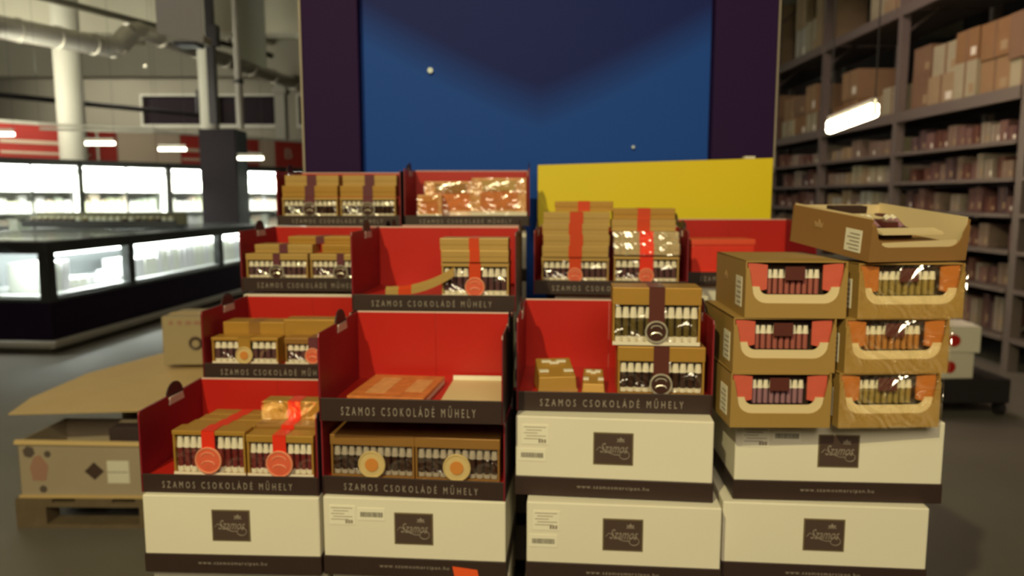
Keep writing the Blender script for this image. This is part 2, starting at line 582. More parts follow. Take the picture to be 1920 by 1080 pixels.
for i, (p, q, lab) in enumerate((((-7.2, 9.3, 2.28), (-6.1, 9.3, 2.28), 'bright fluorescent tube at the far left above the fridges'),
                               ((-5.62, 10.0, 2.22), (-5.24, 10.0, 2.22), 'bright fluorescent tube just beside the white round column'),
                               ((-5.36, 11.5, 2.24), (-4.95, 11.5, 2.24), 'bright fluorescent tube in front of the beige part of the sign band'),
                               ((-3.98, 11.0, 2.08), (-3.62, 11.0, 2.08), 'bright fluorescent tube between the clad column and the display'),
                               ((-6.15, 9.9, 2.40), (-4.90, 10.4, 2.40), 'long dim pipe lamp above the second bright tube'))):
    tl = thing('tube_lamp', lab, 'lamp', (0, 0, 0), group='tube lamps over the freezers')
    tm = TUBE if i < 4 else WHITEC
    MB().tube(p, q, .024 if i < 4 else .018, 10).build('tube', tm, tl)
    a = Vector(p) + Vector((0, 0, .04)); c = Vector(q) + Vector((0, 0, .04))
    MB().hexa([(a.x, a.y - .02, a.z), (c.x, c.y - .02, c.z), (c.x, c.y + .02, c.z), (a.x, a.y + .02, a.z), (a.x, a.y - .02, a.z + .03), (c.x, c.y - .02, c.z + .03), (c.x, c.y + .02, c.z + .03), (a.x, a.y + .02, a.z + .03)]).build('housing', WHITEC, tl)
    MB().tube(a, (a.x, a.y, 5.3), .002, 5).build('wire', DGREY, tl)
    MB().tube(c, (c.x, c.y, 5.3), .002, 5).build('wire', DGREY, tl)

# ------------------------------------------------------------------ freezer island
fz = thing('freezer_island', 'long chest freezer island with lit glass sides and dark base', 'freezer', (-4.45, 7.12, 0), -4.0)
W_, L_ = 2.2, 4.9
MB().box(-W_, 0, 0, L_, .10, .50).build('base', FREEZD, fz, bevel=.01)
MB().box(-W_ - .04, .06, -.06, L_ + .04, .06, .13).build('bumper', GREYR, fz, bevel=.02)
MB().box(-W_ + .1, -.1, .1, L_ - .1, 0, .10).build('plinth', GREYR, fz)
MB().box(-W_, 0, 0, L_, .50, .53).build('sill', DGREY, fz)
MB().box(-W_ + .03, -.03, .03, L_ - .03, .53, .56).build('tub_floor', WHITEM, fz)
MB().box(-W_ / 2 - .03, -W_ / 2 + .03, .1, L_ - .1, .56, .98).build('divider', mat('freezer_inner_grey', (.16, .17, .17), .5), fz)
for a in ((-W_, 0, 0, .09), (-W_, 0, L_ - .09, L_), (-.09, 0, .09, L_ - .09), (-W_, -W_ + .09, .09, L_ - .09)):
    MB().box(*a, .97, 1.09).build('top_rail', DGREY, fz, bevel=.01)
for y in (.0, 1.35, 3.6, L_ - .1):
    MB().box(-.09, .0, y, y + .12, .53, .97).build('post', DGREY, fz)
for x in (-W_, -W_ / 2):
    MB().box(x, x + .1, 0, .07, .53, .97).build('post', DGREY, fz)
for a, c in ((.12, 1.35), (1.47, 3.6), (3.72, L_ - .1)):
    MB().box(-.03, -.022, a, c, .53, .97).build('side_glass', GLASS, fz)
MB().box(-W_ / 2 + .1, -.1, .02, .028, .53, .97).build('end_glass', GLASS, fz)
for k in range(6):
    y = .12 + k * .78
    MB().box(-W_ + .1, -.1, y, y + .74, 1.092, 1.098).build('sliding_lid', LIDG, fz)
    MB().box(-W_ + .1, -.1, y + .74, y + .78, 1.085, 1.105).build('lid_frame', DGREY, fz)
MB().box(-.16, -.12, .2, L_ - .2, .93, .96).build('led_strip', TUBEC, fz)
ORDN = 'first second third fourth fifth sixth seventh eighth ninth tenth eleventh twelfth thirteenth fourteenth fifteenth sixteenth seventeenth eighteenth nineteenth twentieth'.split()
ORDN += ['twenty-' + q for q in ORDN[:9]] + ['thirtieth'] + ['thirty-' + q for q in ORDN[:9]]
# frozen goods, each its own part-free thing inside
for k in range(34):
    y = .2 + k * .139
    if 1.0 < y < 1.5:
        h = .05
    elif y < .5:
        h = .30
    elif y < 1.7:
        h = .10
    elif y < 2.2:
        h = .22
    else:
        h = random.uniform(.28, .34)
    lp = fz.matrix_basis @ Vector((-.38, y, .56))
    o = MB().box(-.19, .19, 0, .12, 0, h).build('frozen_food_box', random.choice(GOODS[:1] + GOODS[4:]), None, (lp.x, lp.y, .563), (0, 0, R(-4 + random.uniform(-3, 3))), bevel=.008)
    tag(o, 'white frozen food box behind the freezer side glass, %s from the near end' % ORDN[k], 'frozen food', 'frozen food boxes in the long freezer')
for y in (.7, 2.4, 4.0):
    lp = fz.matrix_basis @ Vector((-.25, y, .95)); lt = fz.matrix_basis @ Vector((-.55, y, .5))
    light('freezer_lamp', 'AREA', lp, lt, 42, (.95, 1, .98), size=1.5, size_y=.08)
# open shelves of small goods on top of the island (seen as a cluttered strip)
sh = thing('freezer_top_shelf', 'low dark shelf of small goods standing on top of the chest freezer', 'shelf', (-6.75, 10.3, 1.107), -4)
MB().box(0, 2.2, 0, .35, .0, .03).build('board', DGREY, sh)
MB().box(0, 2.2, .0, .02, .03, .09).build('lip', DGREY, sh)
MB().box(0, 2.2, .3, .33, .03, .2).build('back_board', GREENB, sh)
for k in range(22):
    lp = sh.matrix_basis @ Vector((.06 + k * .095, .16, .031))
    o = MB().tube((0, 0, 0), (0, 0, .09), .034, 10, 0).tube((0, 0, .09), (0, 0, .11), .03, 10, 1).build('jar', [random.choice([GREENB, GOODS[3], INNER, CHOCGRN]), GOODS[1]], None, (lp.x, lp.y, lp.z))
    tag(o, 'small dark jar on the freezer top shelf, %s from its outer end' % ORDN[k], 'jar', 'jars on the freezer shelf')

fz2 = thing('far_freezer', 'second dark freezer island with goods on top, near the wall fridges', 'freezer', (-8.6, 8.5, 0), 12)
MB().box(0, 1.9, 0, 1.6, 0, .75).build('base', FREEZD, fz2)
MB().box(-.03, 1.93, -.03, 1.63, .75, 1.12).build('top_rail', DGREY, fz2)
MB().box(.1, 1.8, .1, 1.5, 1.12, 1.16).build('lid', GREENB, fz2)
for k in range(14):
    lp = fz2.matrix_basis @ Vector((.15 + k * .12, .4 + (k % 3) * .2, 1.16))
    o = MB().box(-.05, .05, -.04, .04, 0, random.uniform(.08, .2)).build('grocery_box', random.choice([GREENB, GOODS[3], INNER, OCHRE]), None, (lp.x, lp.y, lp.z), (0, 0, random.uniform(-.3, .3)))
    tag(o, 'small grocery box on the far dark freezer, %s from its outer end' % ORDN[k], 'grocery box', 'grocery boxes on the far freezer')

# ------------------------------------------------------------------ racking at the right
RX = 4.3
UP = [4.35, 6.4, 8.55, 10.6, 12.6, 14.6]
rk = thing('warehouse_rack', 'tall steel warehouse rack full of cartons along the dark aisle', 'rack', (RX, 0, 0))
for y in UP:
    for dx in (0, 1.0):
        MB().box(dx, dx + .09, y - .045, y + .045, 0, 5.0).build('upright', RACKM, rk)
    for k in range(5):
        z = .3 + k
        MB().tube((.05, y, z), (1.05, y, z + .8), .015, 6).build('brace', RACKM, rk)
ORD = 'first second third fourth fifth sixth seventh eighth ninth tenth eleventh twelfth thirteenth fourteenth fifteenth sixteenth seventeenth eighteenth nineteenth twentieth'.split()
ORD += ['twenty-' + q for q in ORD[:9]] + ['thirtieth'] + ['thirty-' + q for q in ORD[:9]]
LEV = [.30, .72, 1.05, 1.37, 1.68, 2.0, 2.45, 3.6]
for i in range(len(UP) - 1):
    for z in LEV:
        t = .11 if z > 2.3 else .035
        MB().box(-.02, .03, UP[i] + .045, UP[i + 1] - .045, z - t, z).build('beam', RACKM, rk)
        MB().box(.03, 1.0, UP[i] + .045, UP[i + 1] - .045, z - .02, z).build('shelf', mat('rack_shelf', (.09, .07, .06), .7), rk)
RC = [mat('rack_carton_%d' % i, c, .75, noise=.12, nscale=6) for i, c in enumerate(((.32, .20, .10), (.22, .13, .075), (.38, .28, .16), (.27, .15, .065), (.40, .36, .24)))]
RS = [mat('rack_goods_%d' % i, c, .6, noise=.3, nscale=25) for i, c in enumerate(((.13, .06, .06), (.19, .10, .09), (.09, .05, .06), (.24, .17, .13), (.30, .25, .20), (.12, .04, .03)))]


def carton_mesh(w, d, h, m):
    b_ = MB().box(-.0, d, 0, w, 0, h, 0)
    b_.box(-.002, .0, w * .46, w * .54, 0, h, 1).box(0, d, w * .46, w * .54, h, h + .002, 1)
    b_.box(-.003, 0, w * .08, w * .3, h * .15, h * .4, 2)
    return b_.mesh('carton', [m, RC[1], LABELW if random.random() < .3 else RC[2]])


def rack_row(z, i, wr, hr, mats, name, lab, cat, group, stack=1, fill=1.0, setb=.1):
    y = UP[i] + .1
    nth = 0
    while y < UP[i + 1] - .15:
        w = min(random.uniform(*wr), UP[i + 1] - .07 - y)
        if w < wr[0] * .7:
            break
        if random.random() < fill:
            zz = z + .003
            for s in range(stack if isinstance(stack, int) else random.choice(stack)):
                h = random.uniform(*hr)
                if z < 3 and zz + h > 3.45:
                    break
                o = obj(name, carton_mesh(w - .012, .5, h, random.choice(mats)), None, (RX + setb + random.uniform(0, .05), y, zz))
                tag(o, lab % (ORD[nth], ['bottom', 'middle', 'upper'][s]) if stack != 1 else lab % ORD[nth], cat, group)
                zz += h + .003
            nth += 1
        y += w


BAY = ['first rack bay', 'second rack bay', 'third rack bay', 'fourth rack bay', 'end rack bay']
for i in range(5):
    nm = BAY[i]
    rack_row(2.45, i, (.34, .5), (.26, .4), RC, 'brown_carton', 'brown carton, %s from the near upright, %s layer on the high beam, ' + nm, 'carton', 'pallet cartons in the ' + nm, stack=[2, 2, 3] if i < 2 else [1, 2], fill=.9)
    if i >= 1:
        rack_row(3.6, i, (.4, .6), (.4, .6), [RC[2], RC[4], WHITEC] if i > 1 else RC, 'tall_carton', 'tall pale carton, %s from the near upright, %s layer, topmost beam, ' + nm, 'carton', 'topmost cartons in the ' + nm, stack=[1, 2], fill=.75)
    if i == 4:
        continue
    for z, nmz in ((2.0, 'highest'), (1.68, 'second highest'), (1.37, 'third highest'), (1.05, 'fourth highest'), (.72, 'fifth highest'), (.30, 'lowest')):
        ms = RS if i != 2 else RS[3:5] + [RC[4], WHITEC, RC[2]]
        rack_row(z, i, (.10, .17) if i < 2 else (.18, .34), (.13, .24) if z != .3 else (.2, .32), ms, 'grocery_pack', 'small pack, %%s from the near upright on the %s narrow shelf, %s' % (nmz, nm), 'grocery pack',
                 'packs on the %s small shelf, %s' % (nmz, nm), fill=.93)

al = thing('aisle_lamp', 'glowing warm twin tube lamp hanging in front of the steel rack', 'lamp', (0, 0, 0))
a, c = at(1556, 238, 6.6), at(1640, 206, 5.9)
d = (c - a)
for s in (-.022, .022):
    MB().tube(a + Vector((0, 0, s)), c + Vector((0, 0, s)), .036, 12).build('tube', LAMPE, al)
MB().tube(a + Vector((0, 0, .07)), c + Vector((0, 0, .07)), .03, 8).build('housing', WHITEC, al)
for p in (a, c):
    MB().tube(p + Vector((0, 0, .07)), (p.x, p.y, 5.3), .005, 6).build('wire', DGREY, al)
    MB().tube(p + Vector((0, 0, -.05)), p + Vector((0, 0, .08)), .02, 8).build('end_cap', SILVER, al)
lmid = (a + c) / 2
light('aisle_lamp_light', 'POINT', (lmid.x + .35, lmid.y, lmid.z), (5, 7, 1), 7, (1, .9, .55), size=.1)

# white cartons with red dots on a black dolly
dl = thing('black_dolly', 'low black dolly under the two small white cartons with red dots', 'dolly', (3.02, 5.0, 0))
MB().box(-.40, .40, 0, .6, .1, .27).build('deck', BLACK, dl, bevel=.01)
for sx in (-.38, .38):
    for sy in (.08, .52):
        MB().tube((sx - .02, sy, .05), (sx + .02, sy, .05), .05, 12).build('wheel', BLACK, dl)
for k, (z, lab) in enumerate(((.271, 'lower white carton with a red dot standing on the black dolly'), (.455, 'upper white carton with a red dot on the black dolly'))):
    o = thing('dotted_carton', lab, 'carton', (3.02 + .02 * k, 5.02, z), -8 if k else 3, 'white cartons with red dots')
    MB().box(-.15, .15, 0, .3, 0, .18).build('body', CREAM, o, bevel=.003)
    MB().box(-.152, .152, .12, .18, .18, .182).build('tape', LABELW, o)
    MB().tube((-.02, -.004, .08), (-.02, .0, .08), .042, 16).build('red_dot', REDIN, o)

# ------------------------------------------------------------------ blue display stand
ds = thing('display_stand', 'tall blue display stand with purple borders behind the chocolate trays', 'display stand', (0, 3.0, 0))
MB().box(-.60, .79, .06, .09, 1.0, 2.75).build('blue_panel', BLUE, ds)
MB().box(-.82, -.60, 0, .6, 0, 2.75).build('side_border', PURPLE, ds, bevel=.004)
MB().box(.79, 1.035, 0, .6, 0, 2.75).build('side_border', PURPLE, ds, bevel=.004)
MB().box(-.60, .79, .09, .6, 0, 2.75).build('cabinet', PURPLE, ds)
MB().box(-.828, -.82, -.004, .02, 1.6, 2.75).build('edge_trim', INKL, ds)
MB().box(1.035, 1.041, -.004, .02, 1.6, 2.75).build('edge_trim', INKL, ds)
MB().tube((-.325, .045, 2.005), (-.325, .06, 2.005), .011, 12).build('pale_disc', mat('pale_disc_white', (.75, .85, .9), .3), ds)  # small raised pale disc on the blue panel
MB().tube((.487, .045, 1.705), (.487, .06, 1.705), .006, 10).build('pale_disc', MATS['pale_disc_white'], ds)
yb = thing('yellow_board', 'plain bright yellow board fixed below the blue panel', 'sign board', (0, 2.925, 0))
MB().hexa([(.10, 0, 1.38), (1.01, 0, 1.40), (1.01, .03, 1.40), (.10, .03, 1.38), (.10, 0, 1.628), (1.01, 0, 1.655), (1.01, .03, 1.655), (.10, .03, 1.628)]).build('face', YELLOW, yb, bevel=.002)
MB().box(.90, .94, .0, .03, 1.653, 1.662).build('clip', LABELW, yb)
MB().box(.14, .18, .03, .068, .0, 1.4).build('leg', PURPLE, yb)
MB().box(.93, .97, .03, .068, .0, 1.4).build('leg', PURPLE, yb)


# ------------------------------------------------------------------ pallets
def pallet(loc, rz, W, D, H, label, cat='pallet'):
    p = thing('wooden_pallet', label, cat, loc, rz)
    n = 5
    bw = W / 7.5
    for k in range(n):      # top deck boards run along local y
        x = k * (W - bw) / (n - 1)
        MB().box(x, x + bw, 0, D, H - .02, H).build('board', WOOD, p)
    for k in range(3):
        y = k * (D - .1) / 2
        MB().box(0, W, y, y + .1, H - .04, H - .02).build('stringer', WOOD, p)
        MB().box(0, W, y, y + .1, 0, .018).build('bottom_board', WOOD, p)
        for j in range(3):
            x = j * (W - .14) / 2
            MB().box(x, x + .14, y, y + .1, .018, H - .04).build('block', WOOD, p)
    return p


BH = .18
pallet((-.86, 1.60, 0), -3, 1.78, .62, .13, 'wooden pallet hidden under the front cartons of the chocolate display')
pallet((-.86, 2.25, 0), -1, 1.85, .66, .13, 'wooden pallet hidden under the rear cartons of the chocolate display')


# ------------------------------------------------------------------ white cartons
def crown(parent, cx, y, cz, s, m):
    b_ = MB()
    pts = [(-1, 0), (-1.25, .8), (-.6, .4), (0, 1.25), (.6, .4), (1.25, .8), (1, 0)]
    b_.front([(cx + u * s, cz + v * s) for u, v in pts], y - .0006, y)
    b_.front([(cx + u * s, cz + v * s) for u, v in ((-1.5, -.45), (1.5, -.45), (1.2, -.2), (-1.2, -.2))], y - .0006, y)
    return b_.build('crown_emblem', m, parent)


def strokes(pts, y, r, b_):
    for (x0, z0), (x1, z1) in zip(pts, pts[1:]):
        b_.tube((x0, y, z0), (x1, y, z1), r, 5)


def white_carton(cx, cy, z, rz, label, W=.40, D=.29, stickers=0, group='white chocolate cartons in the display'):
    t = thing('white_carton', label, 'carton', (cx, cy, z), rz, group)
    h = BH - .001
    MB().box(-W / 2, W / 2, 0, D, .040, h).build('body', CREAM, t, bevel=.003)
    MB().box(-W / 2 - .002, W / 2 + .002, -.002, D + .002, 0, .044).build('base_band', BAND, t, bevel=.002)
    if stickers is not None:
        lw, lh = .086, .072
        lz = .112
        lg = MB().box(-lw / 2, lw / 2, -.0012, 0, lz - lh / 2, lz + lh / 2, 1).box(-lw / 2 + .003, lw / 2 - .003, -.0018, 0, lz - lh / 2 + .003, lz + lh / 2 - .003, 0).build('logo_plate', [LOGO, LOGOEDGE], t)
        text_obj('logo_script', 'Szamos', lg, .002, -.0022, lz + .002, .060, .022, INK, 1.0, .45)
        s_ = MB()
        strokes([(-.036, lz - .004), (-.030, lz + .004), (-.018, lz - .002), (-.006, lz - .010), (.004, lz - .013), (.016, lz - .012)], -.0022, .0007, s_)
        cxx, czz = .024, lz - .013
        strokes([(cxx + .011 * math.cos(q * PI / 6), czz + .009 * math.sin(q * PI / 6)) for q in range(-6, 6)], -.0022, .0008, s_)
        s_.build('flourish', INK, lg)
        crown(lg, .016, -.0019, lz + .019, .0065, INK)
        text_obj('web_text', 'www.szamosmarcipan.hu', t, 0, -.0028, .024, .155, .0105, INKL, 1.25)
    if stickers:
        x0 = -W / 2 + .014
        sx = x0
        sz0 = .116 if stickers != 3 else .118
        ad = MB().box(sx, sx + .058, -.0012, 0, sz0, sz0 + .044).build('address_label', LABELW, t)
        b_ = MB()
        for k in range(5):
            b_.box(sx + .004 + (k % 2) * .005, sx + .052 - (k % 3) * .009, -.0017, -.001, sz0 + .038 - k * .0065, sz0 + .0395 - k * .0065)
        b_.build('fine_print', INKL, ad)
        b_ = MB()
        for k in range(3):
            b_.box(sx + .036 + k * .006, sx + .0405 + k * .006, -.0017, -.001, sz0 + .004, sz0 + .012)
        b_.build('bold_print', INK, ad)
        if stickers == 1:
            bx, bz = sx - .008, sz0 - .038
        else:
            bx, bz = sx + .064, sz0 + .012
        br = MB().box(bx, bx + .060, -.0012, 0, bz, bz + .028).build('barcode_label', LABELW, t)
        b_ = MB()
        x = bx + .006
        while x < bx + .054:
            w = random.uniform(.0008, .0024)
            b_.box(x, x + w, -.0017, -.001, bz + .008, bz + .019)
            x += w + .0011
        b_.build('barcode', INKD, br)
    return t


def hid(cx, cy, z, rz, W=.40, D=.29):
    row = ['front', 'second', 'third', 'rear'][0 if cy < 1.75 else 1 if cy < 2.1 else 2 if cy < 2.45 or cx > .7 else 3]
    col = ['first', 'second', 'third', 'fourth'][0 if cx < -.4 else 1 if cx < 0 else 2 if cx < .5 else 3]
    lay = ['bottom', 'second', 'third', 'fourth', 'fifth', 'sixth', 'seventh', 'eighth'][round((z - .13) / BH)]
    return white_carton(cx, cy, z, rz, 'white carton inside the display pile, %s row, %s column, %s layer' % (row, col, lay), W, D, None, 'white cartons in the core of the display')


Z1, Z2, Z3, Z4 = .85, 1.03, 1.21, 1.39
white_carton(-.621, 1.577, Z1 - BH, -2.6, 'white carton at the lower left under the tray of red ribboned boxes', W=.396)
a2 = white_carton(-.215, 1.560, Z1 - BH, -4.6, 'white carton with a small orange sticker on its lower edge', W=.404, stickers=2)
MB().hexa([(.095, -.0045, -.02), (.150, -.0045, -.03), (.150, -.003, -.03), (.095, -.003, -.02), (.085, -.0035, .030), (.140, -.0035, .024), (.140, -.0025, .024), (.085, -.0025, .030)]).build('orange_sticker', STICKO, a2)
white_carton(.238, 1.530, Z1 - BH, -5.0, 'lower white carton of the third column, partly shaded by the one above', W=.414, stickers=1)
white_carton(.670, 1.530, Z1 - BH, -5.0, 'lower right white carton below the pile of ochre cartons', W=.428)
white_carton(.219, 1.563, Z2 - BH, -6.3, 'upper white carton with two stickers, right under an open red tray', W=.424, stickers=1)
white_carton(.700, 1.548, Z2 - BH, -3.6, 'upper right white carton directly supporting the ochre cartons', W=.436, stickers=3)
for k in range(3):
    z = .13 + k * BH
    hid(-.615, 1.60, z, -2); hid(-.205, 1.59, z, -2); hid(.235, 1.57, z, -2, W=.41); hid(.67, 1.56, z, -2, W=.41)
# row 2
for k in range(5):
    z = .13 + k * BH
    hid(-.61, 1.925, z, -2); hid(-.2, 1.915, z, -2)
hid(-.2, 1.91, Z2, -2)
# row 3 / 4
for k in range(6):
    z = .13 + k * BH
    hid(-.62, 2.26, z, 0); hid(-.2, 2.26, z, 0)
    if k == 5:
        o = white_carton(.36, 2.235, z, -4, 'white carton with dark hand holes peeping out beside the tall gold boxes', W=.46, stickers=None)
        for x, zz in ((.205, .14), (.222, .10)):
            MB().tube((x, -.001, zz), (x, .002, zz), .010, 10).build('hand_hole', DARKOUT, o)
    else:
        hid(.36, 2.235, z, -4, W=.44)
    hid(.80, 2.54, z, 0, W=.42)
for k in range(7):
    z = .13 + k * BH
    hid(-.61, 2.62, z, 0, W=.43); hid(-.165, 2.62, z, 0, W=.43)


# ------------------------------------------------------------------ red display trays
lifts = {}


def tray(cx, cy, z, rz, label, W=.40, D=.30, H=.188, band=.042, lift=None):
    t = thing('display_tray', label, 'display tray', (cx, cy, z), rz, 'red open display trays')
    th = .004
    hw = W / 2
    MB().box(-hw + th, hw - th, th, D - th, 0, lift or band - .009).build('floor_panel', REDIN, t)
    MB().box(-hw, hw, 0, th, 0, band, 0).build('front_band', BAND, t, bevel=.001)
    # back wall in two halves with a seam
    for a, c in ((-hw + th, .0030), (.0036, hw - th)):
        MB().box(a, c, D - th, D - .001, th, H - .003, 0).box(a, c, D - .001, D, 0, H - .003, 1).box(a, c, D - th, D, H - .003, H, 2).build('back_panel', [REDIN, DARKOUT, EDGE], t)
    # side walls: slightly lowered front corner, folded hand hole near the middle of the top edge
    def yz(u, v, q):
        return (q, u, v)
    hc = D * .55
    hr = .040
    arc = [(hc + hr * math.cos(a), H - .003 + hr * .55 * math.sin(-a) * 1.0) for a in [k * PI / 8 for k in range(0, 9)]]
    prof = [(0, 0), (D, 0), (D, H)] + arc + [(.004, H - .004), (0, H - .012)]
    for s in (-1, 1):
        b_ = MB()
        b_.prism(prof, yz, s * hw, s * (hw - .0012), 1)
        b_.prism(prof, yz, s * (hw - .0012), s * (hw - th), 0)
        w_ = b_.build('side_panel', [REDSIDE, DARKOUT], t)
        # turned-out flap of the hand hole and its pale torn lip
        f_ = MB()
        fl = [(hc + .040 * math.cos(a), H - .010 + .034 * math.sin(a)) for a in [k * PI / 8 for k in range(0, 9)]]
        f_.prism(fl, yz, s * (hw + .002), s * (hw - .001), 0)
        f_.prism([(hc - .036, H - .026), (hc + .036, H - .026), (hc + .030, H - .008), (hc - .030, H - .008)], yz, s * (hw - .0030), s * (hw - .0055), 1)
        f_.build('hand_hole_flap', [DARKOUT, EDGE], w_)
    lifts[t.name] = (lift or band - .009) + .0005
    text_obj('band_text', 'SZAMOS CSOKOLÁDÉ MŰHELY', t, -.005, -.0015, band * .52, W * .73, band * .50, INKL, 1.75)
    return t


def inn(t, x, y, z=0):
    c, s = math.cos(t.rotation_euler.z), math.sin(t.rotation_euler.z)
    return (t.location.x + x * c - y * s, t.location.y + x * s + y * c, t.location.z + z + lifts[t.name])


# ------------------------------------------------------------------ gift boxes
BARS = {}


def bar_mesh(w, h, m1, m2, style):
    key = (round(w, 4), round(h, 4), m1.name, m2.name, style)
    if key not in BARS:
        b_ = MB()
        b_.tube((0, 0, h * .10), (0, 0, h * .68), w * .42, 8, 0)
        b_.tube((0, 0, h * .66), (0, 0, h * .96), w * .50, 8, 1, r1=w * .36)
        if style:
            b_.tube((0, 0, 0), (0, 0, h * .14), w * .50, 8, 1)
        BARS[key] = b_.mesh('praline', [m1, m2])
    return BARS[key]


def gift_box(loc, rz, w, h, d, label, group='gift boxes of chocolates', top=.2, gold=GOLD, ribbon=RIBRED, seal='disc', choc=CHOC, cup=PAPER, n=10, lip=True, film=FILM, rb=.026, sr=.026, style=1, rot=None, sealz=.30):
    t = thing('chocolate_box', label, 'chocolate box', loc, rz, group, rot=(rot[0], rot[1], R(rz)) if rot else None)
    hw = w / 2
    zt = h * (1 - top)
    fr = .004
    b_ = MB()
    b_.box(-hw, hw, .022, d, 0, zt, 0)                   # rear block
    b_.box(-hw, hw, 0, .022, 0, .006, 0)
    b_.box(-hw, -hw + fr, 0, .022, .006, zt, 0).box(hw - fr, hw, 0, .022, .006, zt, 0)
    b_.box(-hw + fr, hw - fr, .0205, .022, .006, zt, 1)
    b_.build('carton', [gold, INNER], t)
    MB().box(-hw - .0015, hw + .0015, -.0015, d + .0015, zt, h).build('lid', gold, t, bevel=.0015)
    if lip:
        MB().box(-hw, hw, -.002, .0, 0, .008).build('lip', PAPER, t)
    pw = (w - 2 * fr) / n
    me = bar_mesh(pw, zt - .010, choc, cup, style)
    for k in range(n):
        if ribbon and abs(-hw + fr + pw * (k + .5)) < rb * .35:
            continue
        obj('praline', me, t, (-hw + fr + pw * (k + .5), .0105, .0075))
    MB().box(-hw + fr, hw - fr, .0003, .0008, .006, zt).build('window_film', film, t)
    if ribbon:
        MB().box(-rb / 2, rb / 2, -.0035, -.002, h * .12, h + .001).box(-rb / 2, rb / 2, -.0035, d, h, h + .0015).build('ribbon', ribbon, t)
    if seal:
        zc = h * sealz
        b_ = MB()
        m_ = {'disc': SEALRED, 'ring': SEALDRK, 'cream': SEALCRM, 'silver': SEALDRK, 'orange': SEALCRM}[seal]
        b_.tube((0, -.0065, zc), (0, -.002, zc), sr, 22)
        sl = b_.build('seal', m_, t)
        r_ = MB().torus((0, -.0065, zc), sr * .96, .0022, 22, 6)
        r_.build('seal_rim', SILVER if seal in ('ring', 'silver') else (SEALCRM if seal != 'disc' else mat('pale_salmon', (.80, .30, .18), .4)), sl)
        if seal in ('cream', 'orange'):
            MB().tube((0, -.0085, zc), (0, -.006, zc), sr * .5, 16).build('seal_centre', SEALORG, sl)
        else:
            q = MB()
            for s in (-1, 1):
                q.polytube([(s * sr * .5 * math.cos(a), -.0072, zc + s * sr * .32 + sr * .28 * math.sin(a)) for a in [k * PI / 5 for k in range(6)]], .0014, 5)
            q.build('seal_swirl', SILVER if seal != 'disc' else MATS['pale_salmon'], sl)
    return t


def slab(loc, rz, w, h, d, label, group='flat gold gift boxes', gold=GOLDP, ribbon=RIBORG, rb=.026, rot=None, film=None):
    t = thing('flat_gift_box', label, 'gift box', loc, rz, group, rot=(rot[0], rot[1], R(rz)) if rot else None)
    hw = w / 2
    MB().box(-hw + .001, hw - .001, .001, d - .001, 0, h * .42).build('base', gold, t)
    MB().box(-hw, hw, 0, d, h * .42, h).build('lid', gold, t, bevel=.0015)
    if ribbon:
        MB().box(-rb / 2, rb / 2, -.0015, 0, 0, h).box(-rb / 2, rb / 2, -.0015, d, h, h + .0009).build('ribbon', ribbon, t)
    if film:
        MB().box(-hw - .003, hw + .003, -.004, -.0035, 0, h).build('wrapping_film', film, t)
    return t


# --- front row, column 1
T1 = tray(-.625, 1.588, Z1, -3.2, 'red tray at the lower left holding boxes with bright red ribbons', W=.402)
g = 'red ribboned boxes in the lower left tray'
gift_box(inn(T1, -.052, .02), -4, .165, .103, .045, 'front left chocolate box with red ribbon and salmon seal in the lower left tray', g, top=.10, choc=CHOCRED, rb=.030, sr=.030, sealz=.36)
for k in range(3):
    slab(inn(T1, -.045 + .006 * k, .068 + k * .043), -4, .160, .102, .041, 'upright gold box, %s behind the front left red ribboned one' % ['first', 'second', 'third'][k], 'gold boxes standing in line behind the front left one', gold=GOLD, ribbon=RIBRED, rb=.030)
gift_box(inn(T1, .110, .018), -4, .150, .096, .045, 'front right chocolate box with red ribbon and salmon seal in the lower left tray', g, top=.17, choc=CHOCRED, rb=.030, sr=.030, sealz=.34)
slab(inn(T1, .111, .068), -4, .150, .104, .045, 'upright gold box just behind the front right red ribboned one', g, gold=GOLDD, ribbon=RIBRED, rb=.030)
slab(inn(T1, .110, .118), -4, .150, .146, .045, 'tallest upright gold box at the rear of the lower left tray', g, gold=GOLD, ribbon=RIBRED, rb=.030, film=FILMS)

# --- front row, column 2: two trays on top of each other
T2a = tray(-.217, 1.568, Z1, -6.0, 'lower of two stacked trays, holding two boxes with cream seals', W=.408, H=.179)
g = 'boxes with cream seals in the lower stacked tray'
gift_box(inn(T2a, -.094, .017), -6, .188, .098, .12, 'chocolate box with cream seal, nearer the red ribboned boxes', g, top=.24, gold=GOLDD, ribbon=None, seal='cream', cup=PAPERG, sr=.030, n=11, lip=False, sealz=.34)
gift_box(inn(T2a, .096, .017), -6, .186, .098, .12, 'chocolate box with cream seal, nearer the white carton with two stickers', g, top=.24, gold=GOLDD, ribbon=None, seal='cream', cup=PAPERG, sr=.030, n=11, lip=False, sealz=.34, film=FILM)
T2b = tray(-.214, 1.530, Z2, -4.2, 'upper of two stacked trays, nearly empty with one flat orange box', W=.393, H=.192, band=.050, lift=.022)
o = thing('flat_orange_box', 'flat orange printed box lying in the nearly empty red tray', 'gift box', inn(T2b, -.065, .045), -8)
b_ = MB()
MB().box(-.085, .085, 0, .20, 0, .012).build('base', LABELW, o, bevel=.002)
MB().box(-.086, .086, -.001, .201, .012, .020).build('lid', ORPRINT, o, bevel=.001)
MB().box(-.055, -.010, .03, .17, .020, .0206).build('print_panel', ORPALE, o)
MB().box(.03, .07, .05, .16, .020, .0206).build('print_panel', ORPALE, o)
MB().tube((.03, -.0025, .009), (.03, .002, .009), .008, 12).build('round_sticker', RIBBRN, o)
o = thing('paper_insert', 'plain white card insert beside the flat orange box', 'card', inn(T2b, .118, .04), -4)
MB().box(-.068, .068, 0, .24, 0, .004).build('sheet', LINER, o, bevel=.001)
